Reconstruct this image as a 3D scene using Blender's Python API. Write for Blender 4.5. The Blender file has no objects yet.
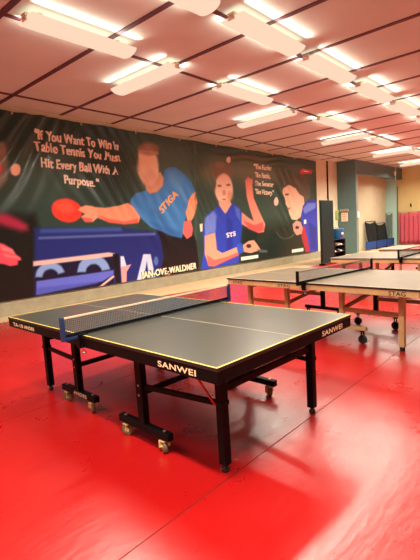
import bpy, bmesh, math, random
import numpy as np
from mathutils import Vector, Matrix

random.seed(7)
EXPOSURE = 0.0
UNSEEN_LAMPS = ((-2.2, 2.1), (-2.3, 3.8), (-1.0, -0.75), (3.2, -0.75), (7.2, -0.75), (11.2, -0.75), (15.2, -0.75), (16.2, 2.14), (19.2, 2.14), (19.5, -0.75))
SC = bpy.context.scene
COL = SC.collection

# ------------------------------------------------------------------ colours and materials
def lin(c):
    o = []
    for v in c:
        v = v / 255.0
        o.append(v / 12.92 if v <= 0.04045 else ((v + 0.055) / 1.055) ** 2.4)
    return tuple(o)

def mat(name, rgb, rough=0.5, metal=0.0, spec=0.5, noise=0.0, nscale=8.0, bump=0.0, bscale=30.0, rvar=0.0):
    m = bpy.data.materials.new(name)
    m.use_nodes = True
    nt = m.node_tree
    b = nt.nodes['Principled BSDF']
    c = lin(rgb)
    b.inputs['Base Color'].default_value = (*c, 1)
    b.inputs['Roughness'].default_value = rough
    b.inputs['Metallic'].default_value = metal
    b.inputs['Specular IOR Level'].default_value = spec
    tc = nt.nodes.new('ShaderNodeTexCoord')
    if noise > 0:
        n = nt.nodes.new('ShaderNodeTexNoise')
        n.inputs['Scale'].default_value = nscale
        n.inputs['Detail'].default_value = 6
        nt.links.new(tc.outputs['Object'], n.inputs['Vector'])
        r = nt.nodes.new('ShaderNodeMapRange')
        r.inputs['From Min'].default_value = 0.3
        r.inputs['From Max'].default_value = 0.7
        r.inputs['To Min'].default_value = 1 - noise
        r.inputs['To Max'].default_value = 1 + noise
        nt.links.new(n.outputs['Fac'], r.inputs['Value'])
        mx = nt.nodes.new('ShaderNodeVectorMath')
        mx.operation = 'SCALE'
        mx.inputs[0].default_value = c
        nt.links.new(r.outputs['Result'], mx.inputs['Scale'])
        nt.links.new(mx.outputs['Vector'], b.inputs['Base Color'])
    if bump > 0 or rvar > 0:
        n2 = nt.nodes.new('ShaderNodeTexNoise')
        n2.inputs['Scale'].default_value = bscale
        n2.inputs['Detail'].default_value = 5
        nt.links.new(tc.outputs['Object'], n2.inputs['Vector'])
        if bump > 0:
            bp = nt.nodes.new('ShaderNodeBump')
            bp.inputs['Strength'].default_value = bump
            bp.inputs['Distance'].default_value = 0.02
            nt.links.new(n2.outputs['Fac'], bp.inputs['Height'])
            nt.links.new(bp.outputs['Normal'], b.inputs['Normal'])
        if rvar > 0:
            r2 = nt.nodes.new('ShaderNodeMapRange')
            r2.inputs['From Min'].default_value = 0.3
            r2.inputs['From Max'].default_value = 0.7
            r2.inputs['To Min'].default_value = rough - rvar
            r2.inputs['To Max'].default_value = rough + rvar
            nt.links.new(n2.outputs['Fac'], r2.inputs['Value'])
            nt.links.new(r2.outputs['Result'], b.inputs['Roughness'])
    return m

M = {}
M['black_steel'] = mat('black_steel', (8, 8, 10), 0.5, spec=0.12)
M['top_green'] = mat('table_top_slate_green', (60, 64, 55), 0.28, spec=0.9, noise=0.06, nscale=6)
M['top_grey'] = mat('table_top_worn_grey', (96, 84, 62), 0.36, spec=0.45, noise=0.08, nscale=5)
M['yellow_line'] = mat('yellow_edge_line', (206, 188, 84), 0.5)
M['white_line'] = mat('white_line', (188, 180, 156), 0.5)
M['black_edge'] = mat('black_edge', (28, 26, 24), 0.5)
M['letter_cream'] = mat('lettering_cream', (250, 226, 180), 0.5)
M['letter_black'] = mat('lettering_black', (34, 26, 22), 0.5)
M['wood'] = mat('pale_wood', (190, 160, 112), 0.5, noise=0.10, nscale=18)
M['wood_tan'] = mat('tan_wood', (160, 112, 68), 0.5, noise=0.10, nscale=18)
M['brass'] = mat('brass_plated_fork', (214, 184, 122), 0.4, metal=0.2)
M['wheel'] = mat('dark_wheel_tyre', (104, 88, 62), 0.55)
M['wheel_hub'] = mat('wheel_hub', (196, 172, 122), 0.5)
M['red_strap'] = mat('red_strap', (205, 24, 26), 0.4)
M['steel'] = mat('steel', (190, 184, 172), 0.35, metal=0.8)
M['net_blue'] = mat('net_post_navy', (26, 50, 92), 0.4)
M['net_cord'] = mat('net_cord', (44, 60, 76), 0.7)
M['net_cord_black'] = mat('net_cord_black', (34, 34, 34), 0.7)
M['tape_white'] = mat('net_tape_white', (236, 206, 176), 0.7)
M['tape_grey'] = mat('net_tape_grey', (138, 128, 106), 0.7)
M['tape_black'] = mat('net_tape_black', (12, 16, 24), 0.8, spec=0.1)
M['wall_beige'] = mat('wall_beige_paint', (210, 208, 176), 0.8, noise=0.05, nscale=2.5, bump=0.15, bscale=12)
M['wall_yellow'] = mat('wall_yellow_paint', (212, 198, 138), 0.75, noise=0.03, nscale=2, bump=0.1, bscale=14)
M['cement'] = mat('grey_cement', (156, 150, 126), 0.8, noise=0.12, nscale=5, bump=0.25, bscale=20)
M['bare_floor'] = mat('bare_beige_floor', (206, 180, 138), 0.55, noise=0.08, nscale=4, bump=0.1, bscale=20)
M['ceiling'] = mat('ceiling_board', (204, 216, 206), 0.75, noise=0.05, nscale=1.2)
M['batten'] = mat('ceiling_batten_maroon', (84, 48, 56), 0.6)
M['slate'] = mat('slate_green_paint', (84, 116, 118), 0.55, noise=0.05, nscale=3)
M['slate_edge'] = mat('slate_edge_paint', (126, 136, 124), 0.6)
M['pale_blue'] = mat('pale_blue_paint', (176, 226, 220), 0.7)
M['dark_green'] = mat('dark_green_board', (16, 36, 36), 0.5, spec=0.2)
M['blue_plastic'] = mat('blue_plastic', (20, 116, 176), 0.4)
M['black_plastic'] = mat('black_plastic', (22, 20, 23), 0.5)
M['white_plastic'] = mat('white_plastic', (238, 228, 214), 0.5)
M['green_cloth'] = mat('green_cloth', (112, 132, 60), 0.8)
M['yellow_cloth'] = mat('yellow_cloth', (214, 186, 90), 0.8)
M['curtain_pink'] = mat('pink_fabric', (196, 88, 104), 0.85)
M['navy_fabric'] = mat('navy_fabric', (8, 66, 140), 0.7)
M['red_fabric'] = mat('red_fabric', (214, 52, 62), 0.7)
M['black_net'] = mat('black_net_cord', (24, 34, 34), 0.8)
M['lamp_body'] = mat('lamp_white_enamel', (240, 226, 206), 0.5)
M['shoe_white'] = mat('shoe_white', (236, 222, 206), 0.6)
M['shoe_pink'] = mat('shoe_pink', (216, 128, 120), 0.6)
M['paper'] = mat('paper_white', (240, 220, 200), 0.7)
M['paper_print'] = mat('paper_print', (196, 120, 100), 0.7)

def emission(name, rgb, s):
    m = bpy.data.materials.new(name)
    m.use_nodes = True
    nt = m.node_tree
    nt.nodes.clear()
    e = nt.nodes.new('ShaderNodeEmission')
    e.inputs['Color'].default_value = (*rgb, 1)
    e.inputs['Strength'].default_value = s
    o = nt.nodes.new('ShaderNodeOutputMaterial')
    nt.links.new(e.outputs[0], o.inputs[0])
    return m
M['tube_glow'] = emission('fluorescent_glow', (1.0, 0.69, 0.50), 1.02)

def floor_material():
    m = bpy.data.materials.new('red_vinyl')
    m.use_nodes = True
    nt = m.node_tree
    b = nt.nodes['Principled BSDF']
    tc = nt.nodes.new('ShaderNodeTexCoord')
    n = nt.nodes.new('ShaderNodeTexNoise')
    n.inputs['Scale'].default_value = 0.9
    n.inputs['Detail'].default_value = 6
    nt.links.new(tc.outputs['Object'], n.inputs['Vector'])
    cr = nt.nodes.new('ShaderNodeValToRGB')
    cr.color_ramp.elements[0].position = 0.3
    cr.color_ramp.elements[0].color = (*lin((158, 12, 12)), 1)
    cr.color_ramp.elements[1].position = 0.7
    cr.color_ramp.elements[1].color = (*lin((170, 16, 15)), 1)
    nt.links.new(n.outputs['Fac'], cr.inputs['Fac'])
    nt.links.new(cr.outputs['Color'], b.inputs['Base Color'])
    # worn sheen: patches that are more and less polished
    n2 = nt.nodes.new('ShaderNodeTexNoise')
    n2.inputs['Scale'].default_value = 2.2
    n2.inputs['Detail'].default_value = 8
    n2.inputs['Roughness'].default_value = 0.65
    nt.links.new(tc.outputs['Object'], n2.inputs['Vector'])
    r = nt.nodes.new('ShaderNodeMapRange')
    r.inputs['From Min'].default_value = 0.3
    r.inputs['From Max'].default_value = 0.7
    r.inputs['To Min'].default_value = FLOOR_ROUGH - 0.03
    r.inputs['To Max'].default_value = FLOOR_ROUGH + 0.03
    nt.links.new(n2.outputs['Fac'], r.inputs['Value'])
    nt.links.new(r.outputs['Result'], b.inputs['Roughness'])
    b.inputs['Specular IOR Level'].default_value = FLOOR_SPEC
    # wrinkles and scuffs of the sheet: two stretched noises across each other and fine ripples
    last = None
    for sc, rot, st, dist in (((2.0, 7.0, 1.0), 0.9, 0.04, 0.4), ((2.5, 9.0, 1.0), -0.5, 0.035, 0.2), ((9.0, 16.0, 1.0), 0.3, 0.05, 0.0), ((0.7, 1.1, 1), 0.2, 0.18, 0.3)):
        mp = nt.nodes.new('ShaderNodeMapping')
        mp.inputs['Scale'].default_value = sc
        mp.inputs['Rotation'].default_value = (0, 0, rot)
        nt.links.new(tc.outputs['Object'], mp.inputs['Vector'])
        n3 = nt.nodes.new('ShaderNodeTexNoise')
        n3.inputs['Scale'].default_value = 2.0
        n3.inputs['Detail'].default_value = 3
        n3.inputs['Distortion'].default_value = dist
        nt.links.new(mp.outputs['Vector'], n3.inputs['Vector'])
        bp = nt.nodes.new('ShaderNodeBump')
        bp.inputs['Strength'].default_value = st
        bp.inputs['Distance'].default_value = 0.03
        nt.links.new(n3.outputs['Fac'], bp.inputs['Height'])
        if last is not None: nt.links.new(last.outputs['Normal'], bp.inputs['Normal'])
        last = bp
    nt.links.new(last.outputs['Normal'], b.inputs['Normal'])
    return m
FLOOR_ROUGH = 0.29
FLOOR_SPEC = 1.0
M['red_vinyl'] = floor_material()

# ------------------------------------------------------------------ object bookkeeping
def tag(o, label=None, cat=None, group=None, kind=None):
    if label: o['label'] = label
    if cat: o['category'] = cat
    if group: o['group'] = group
    if kind: o['kind'] = kind
    return o

def empty(name, loc=(0, 0, 0), rz=0.0, label=None, cat=None, group=None):
    o = bpy.data.objects.new(name, None)
    o.empty_display_size = 0.2
    COL.objects.link(o)
    o.location = loc
    o.rotation_euler = (0, 0, rz)
    return tag(o, label, cat, group)

def kids(o):
    return [c for c in COL.objects if c.parent is o]

def copy_tree(o, parent=None):
    c = o.copy()
    COL.objects.link(c)
    if parent is not None:
        c.parent = parent
    for ch in kids(o):
        copy_tree(ch, c)
    return c

class MB:
    """collects shapes and links them as one mesh object"""
    def __init__(self):
        self.v = []; self.f = []; self.m = []; self.s = []
    def add(self, vs, fs, mi=0, smooth=False):
        k = len(self.v)
        self.v += [tuple(p) for p in vs]
        for f in fs:
            self.f.append(tuple(k + i for i in f)); self.m.append(mi); self.s.append(smooth)
    def box(self, c, s, mi=0, bev=0.003, rot=None):
        """a box with chamfered edges"""
        bev = min(bev, min(s) * 0.3)
        bm = bmesh.new()
        bmesh.ops.create_cube(bm, size=1.0)
        for v in bm.verts:
            v.co = Vector((v.co.x * s[0], v.co.y * s[1], v.co.z * s[2]))
        if bev > 0:
            bmesh.ops.bevel(bm, geom=list(bm.edges), offset=bev, segments=2, affect='EDGES', profile=0.5)
        R = rot if rot is not None else Matrix.Identity(3)
        bm.verts.index_update()
        vs = [Vector(c) + R @ v.co for v in bm.verts]
        fs = [[v.index for v in f.verts] for f in bm.faces]
        bm.free()
        self.add(vs, fs, mi)
    def bar(self, p0, p1, w, h, mi=0, bev=0.003, up=(0, 0, 1)):
        p0 = Vector(p0); p1 = Vector(p1)
        d = p1 - p0; L = d.length; x = d / L
        u = Vector(up)
        if abs(x.dot(u)) > 0.98: u = Vector((0, 1, 0))
        y = u.cross(x).normalized(); z = x.cross(y)
        R = Matrix((x, y, z)).transposed()
        self.box((p0 + p1) / 2, (L, w, h), mi, bev, R)
    def cyl(self, p0, p1, r0, r1=None, n=16, mi=0, smooth=True):
        if r1 is None: r1 = r0
        p0 = Vector(p0); p1 = Vector(p1)
        d = (p1 - p0).normalized()
        u = Vector((0, 0, 1)) if abs(d.z) < 0.9 else Vector((1, 0, 0))
        a = d.cross(u).normalized(); b = d.cross(a)
        vs = []
        for p, r in ((p0, r0), (p1, r1)):
            for i in range(n):
                t = 2 * math.pi * i / n
                vs.append(p + (a * math.cos(t) + b * math.sin(t)) * r)
        self.add(vs, [(i, (i + 1) % n, n + (i + 1) % n, n + i) for i in range(n)], mi, smooth)
        k = len(self.v)
        self.add([vs[i] for i in range(n)], [tuple(reversed(range(n)))], mi)
        self.add([vs[n + i] for i in range(n)], [tuple(range(n))], mi)
    def tube(self, pts, r, n=8, mi=0):
        for a, b in zip(pts[:-1], pts[1:]):
            self.cyl(a, b, r, r, n, mi)
    def lathe(self, c, axis, prof, n=20, mi=0):
        """prof: list of (distance along axis, radius)"""
        c = Vector(c); d = Vector(axis).normalized()
        u = Vector((0, 0, 1)) if abs(d.z) < 0.9 else Vector((1, 0, 0))
        a = d.cross(u).normalized(); b = d.cross(a)
        vs = []
        for t, r in prof:
            for i in range(n):
                w = 2 * math.pi * i / n
                vs.append(c + d * t + (a * math.cos(w) + b * math.sin(w)) * r)
        fs = []
        for j in range(len(prof) - 1):
            for i in range(n):
                fs.append((j * n + i, j * n + (i + 1) % n, (j + 1) * n + (i + 1) % n, (j + 1) * n + i))
        self.add(vs, fs, mi, True)
        self.add(vs[:n], [tuple(range(n))], mi)
        self.add(vs[-n:], [tuple(range(n))], mi)
    def text(self, s, width, height, origin, xdir, updir, mi=0, bold=0.03, lift=0.0015):
        """flat lettering whose lower left corner stands at origin"""
        P, T = text_shape(s, bold)
        o = Vector(origin); x = Vector(xdir).normalized(); u = Vector(updir).normalized()
        n = x.cross(u)
        self.add([o + x * (p[0] * width) + u * (p[1] * height) + n * lift for p in P], T, mi)
    def build(self, name, mats, parent=None, smooth=False):
        me = bpy.data.meshes.new(name)
        me.from_pydata([tuple(v) for v in self.v], [], self.f)
        for m in (mats if isinstance(mats, (list, tuple)) else [mats]):
            me.materials.append(m)
        me.polygons.foreach_set('material_index', self.m)
        me.polygons.foreach_set('use_smooth', [bool(x) or smooth for x in self.s])
        me.update()
        bm = bmesh.new(); bm.from_mesh(me)
        bmesh.ops.recalc_face_normals(bm, faces=list(bm.faces))
        bm.to_mesh(me); bm.free()
        o = bpy.data.objects.new(name, me)
        COL.objects.link(o)
        if parent is not None: o.parent = parent
        return o

def text_shape(s, bold):
    """outline of a line of lettering, scaled to a unit box: points and triangles"""
    cu = bpy.data.curves.new('lettering', 'FONT')
    cu.body = s
    cu.offset = min(bold, 0.018)
    cu.fill_mode = 'FRONT'
    cu.space_character = 1.06
    ob = bpy.data.objects.new('lettering', cu)
    COL.objects.link(ob)
    dg = bpy.context.evaluated_depsgraph_get()
    dg.update()
    me = ob.evaluated_get(dg).to_mesh()
    me.calc_loop_triangles()
    P = np.array([v.co[:2] for v in me.vertices], float)
    T = [tuple(t.vertices) for t in me.loop_triangles]
    ob.evaluated_get(dg).to_mesh_clear()
    bpy.data.objects.remove(ob)
    bpy.data.curves.remove(cu)
    x0, x1 = P[:, 0].min(), P[:, 0].max()
    P[:, 0] = (P[:, 0] - x0) / (x1 - x0)
    P[:, 1] = P[:, 1] / 0.73
    return [tuple(p) for p in P], T

def struct(o):
    o['kind'] = 'structure'
    return o

# ------------------------------------------------------------------ the room
CEIL = 4.15
X0, X1, YB, YW = -5.5, 23.25, -6.5, 7.3
def slab(name, lo, hi, m, bev=0.0):
    b = MB()
    b.box([(a + c) / 2 for a, c in zip(lo, hi)], [c - a for a, c in zip(lo, hi)], 0, bev)
    return struct(b.build(name, m))

slab('floor', (X0, YB, -0.12), (X1, YW, -0.004), M['bare_floor'])
# red vinyl strips, one sheet meeting the next at a seam that runs along the hall
def red_edge(x):                       # where the vinyl stops short of the banner wall
    return 6.95 - 0.17 * x if x < 7 else 5.75
seams = [YB, -3.9, -1.87, 0.145, 2.17, 4.2]
b = MB()
for i, y0 in enumerate(seams):
    g = 0.004
    if i + 1 < len(seams):
        y1 = seams[i + 1]
        ring = [(X0, y0 + g), (X1, y0 + g), (X1, y1 - g), (X0, y1 - g)]
    else:
        ring = [(X0, y0 + g), (X1, y0 + g), (X1, 5.75), (7.0, 5.76), (X0, red_edge(X0))]
    n = len(ring)
    vs = [(x, y, 0.0) for x, y in ring] + [(x, y, -0.0035) for x, y in ring]
    b.add(vs, [tuple(range(n))] + [(j, (j + 1) % n, n + (j + 1) % n, n + j) for j in range(n)])
b.add([(X0, YB, -0.003), (X1, YB, -0.003), (X1, 4.3, -0.003), (X0, 4.3, -0.003)], [(0, 1, 2, 3)], 1)  # darker red backing sheet seen through the seams
fl = struct(b.build('floor_covering', [M['red_vinyl'], mat('seam_gap', (96, 16, 18), 0.7)]))

slab('ceiling', (X0, YB, CEIL), (X1, YW, CEIL + 0.1), M['ceiling'])
slab('wall_left', (X0, YW, -0.12), (X1 + 0.2, YW + 0.2, CEIL + 0.1), M['wall_beige'])
slab('wall_right', (X0, YB - 0.2, -0.12), (X1 + 0.2, YB, CEIL + 0.1), M['wall_beige'])
slab('wall_back', (X0 - 0.2, YB - 0.2, -0.12), (X0, YW + 0.2, CEIL + 0.1), M['wall_beige'])
slab('wall_far', (X1, YB, -0.12), (X1 + 0.2, YW, CEIL + 0.1), M['wall_yellow'])
slab('baseboard_left', (X0, YW - 0.035, -0.004), (17.06, YW - 0.0005, 0.27), M['cement'], 0.006)
slab('trim_1', (X1 - 0.03, 6.72, -0.004), (X1 - 0.0005, YW - 0.0005, 3.95), M['pale_blue'])
slab('pillar', (17.06, 6.43, -0.004), (17.3, YW - 0.0005, CEIL - 0.0005), M['slate'], 0.004)
slab('lintel', (17.3, 6.43, 3.56), (X1 - 0.0005, 6.66, CEIL - 0.0005), M['slate'], 0.004)
slab('trim_2', (17.085, 6.415, -0.004), (17.28, 6.43, 3.53), M['slate_edge'])
# ceiling battens over the joints of the boards
k = 3
for y in (6.6, 3.85, 2.15, -0.55, -2.25, -4.95):
    slab('trim_%d' % k, (X0, y - 0.035, CEIL - 0.014), (X1, y + 0.035, CEIL - 0.0005), M['batten'], 0.003); k += 1
x = 0.88 - 1.335 * 4
while x < X1:
    slab('trim_%d' % k, (x - 0.04, YB, CEIL - 0.012), (x + 0.04, YW, CEIL - 0.0005), M['batten'], 0.003); k += 1
    x += 1.335

# ------------------------------------------------------------------ lamps
LIGHT_COL = (1.0, 0.89, 0.74)
def lamp(cx, cy, along, label, down, up, L=1.55):
    if cx > 13: down, up = down * 1.8, up * 1.3
    HANG = CEIL - LAMP_TOP
    rz = 0.0 if along == 'x' else math.pi / 2
    r = empty('fluorescent_light', (cx, cy, LAMP_TOP), rz, label, 'ceiling light', 'fluorescent ceiling lights')
    h = MB()
    h.box((0, 0, -0.02), (L, 0.10, 0.04), 0, 0.006)
    h.build('housing', M['lamp_body'], r)
    for sx in (-1, 1):
        q = MB()
        q.cyl((sx * L * 0.36, 0, -0.002), (sx * L * 0.36, 0, HANG - 0.0145), 0.005, 0.005, 8)
        q.cyl((sx * L * 0.36, 0, HANG - 0.03), (sx * L * 0.36, 0, HANG - 0.0145), 0.025, 0.03, 14)
        q.build('hanger_rod', M['lamp_body'], r)
    for sx in (-1, 1):
        c = MB()
        c.box((sx * (L / 2 - 0.014), 0, -0.064), (0.02, 0.10, 0.04), 0, 0.006)
        c.build('end_cap', M['lamp_body'], r)
    d = MB()
    # bowed diffuser cover, widened to stand in for the tube's bloom
    n = 12; W = 0.18; H = 0.08
    prof = [(W * math.cos(math.pi * i / n), -0.04 - H * math.sin(math.pi * i / n)) for i in range(n + 1)]
    vs = []
    for sx in (-L / 2 + 0.024, L / 2 - 0.024):
        vs += [(sx, p[0], p[1]) for p in prof]
    fs = [(i, i + 1, n + 2 + i, n + 1 + i) for i in range(n)] + [(0, n, 2 * n + 1, n + 1)]
    d.add(vs, fs, 0, True)
    d.add(vs[:n + 1], [tuple(range(n + 1))], 0); d.add(vs[n + 1:], [tuple(range(n + 1))], 0)
    d.build('diffuser', M['tube_glow'], r)
    # light thrown down through the prismatic cover, up to the boards, and out over both long sides
    for y, z, rx, P, wide, spread in ((0, -0.135, 0.0, down, 0.2, 156), (0, 0.004, math.pi, up, 0.3, 180),
                                      (-0.19, -0.015, -math.radians(130), side, 0.05, 105), (0.19, -0.015, math.radians(130), side, 0.05, 105)):
        if P <= 0: continue
        la = bpy.data.lights.new('tube_light', 'AREA')
        la.shape = 'RECTANGLE'; la.size = L - 0.06
        la.size_y = wide
        la.energy = P; la.color = LIGHT_COL
        la.spread = math.radians(spread)
        lo = bpy.data.objects.new('tube_light', la)
        COL.objects.link(lo)
        lo.parent = r; lo.location = (0, y, z); lo.rotation_euler = (rx, 0, 0)
    return r

DOWN, UP, side = 70.0, 1.6, 3.6
LAMP_TOP = 4.095
lamp(1.73, 2.01, 'x', 'fluorescent ceiling light cut by the top edge of the photo, first of its row', DOWN, UP)
for i, cx in enumerate((3.61, 5.52, 7.52, 9.45, 11.43, 13.41)):
    lamp(cx, 2.01 if i else 1.97, 'x', 'fluorescent ceiling light running along the hall, %s in the row farther from the banner' %
         ('second', 'third', 'fourth', 'fifth', 'sixth', 'seventh')[i], DOWN, UP)
for i, cx in enumerate((1.78, 5.42, 9.25, 13.31, 17.31)):
    lamp(cx, (3.59, 3.71, 3.73, 3.94, 3.94)[i], 'x', 'fluorescent ceiling light running along the hall, %s of the row nearer the banner' %
         ('first', 'second', 'third', 'fourth', 'fifth')[i], DOWN, UP)
for i, cx in enumerate((3.41, 7.39, 11.67, 16.25, 20.79)):
    lamp(cx, (4.27, 4.55, 4.46, 4.54, 4.96)[i], 'y', 'fluorescent ceiling light turned crosswise to the banner, %s from the camera' %
         ('first', 'second', 'third', 'fourth', 'fifth')[i], DOWN, UP)
# unseen lamps added to light the hall, one boosted for the table's shadow
for cx, cy in UNSEEN_LAMPS:
    lamp(cx, cy, 'y' if cx == -1.0 else 'x', 'fluorescent ceiling light added out of view to light the hall', DOWN * (4.2 if cx == -1.0 else 1.0), UP)

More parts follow.
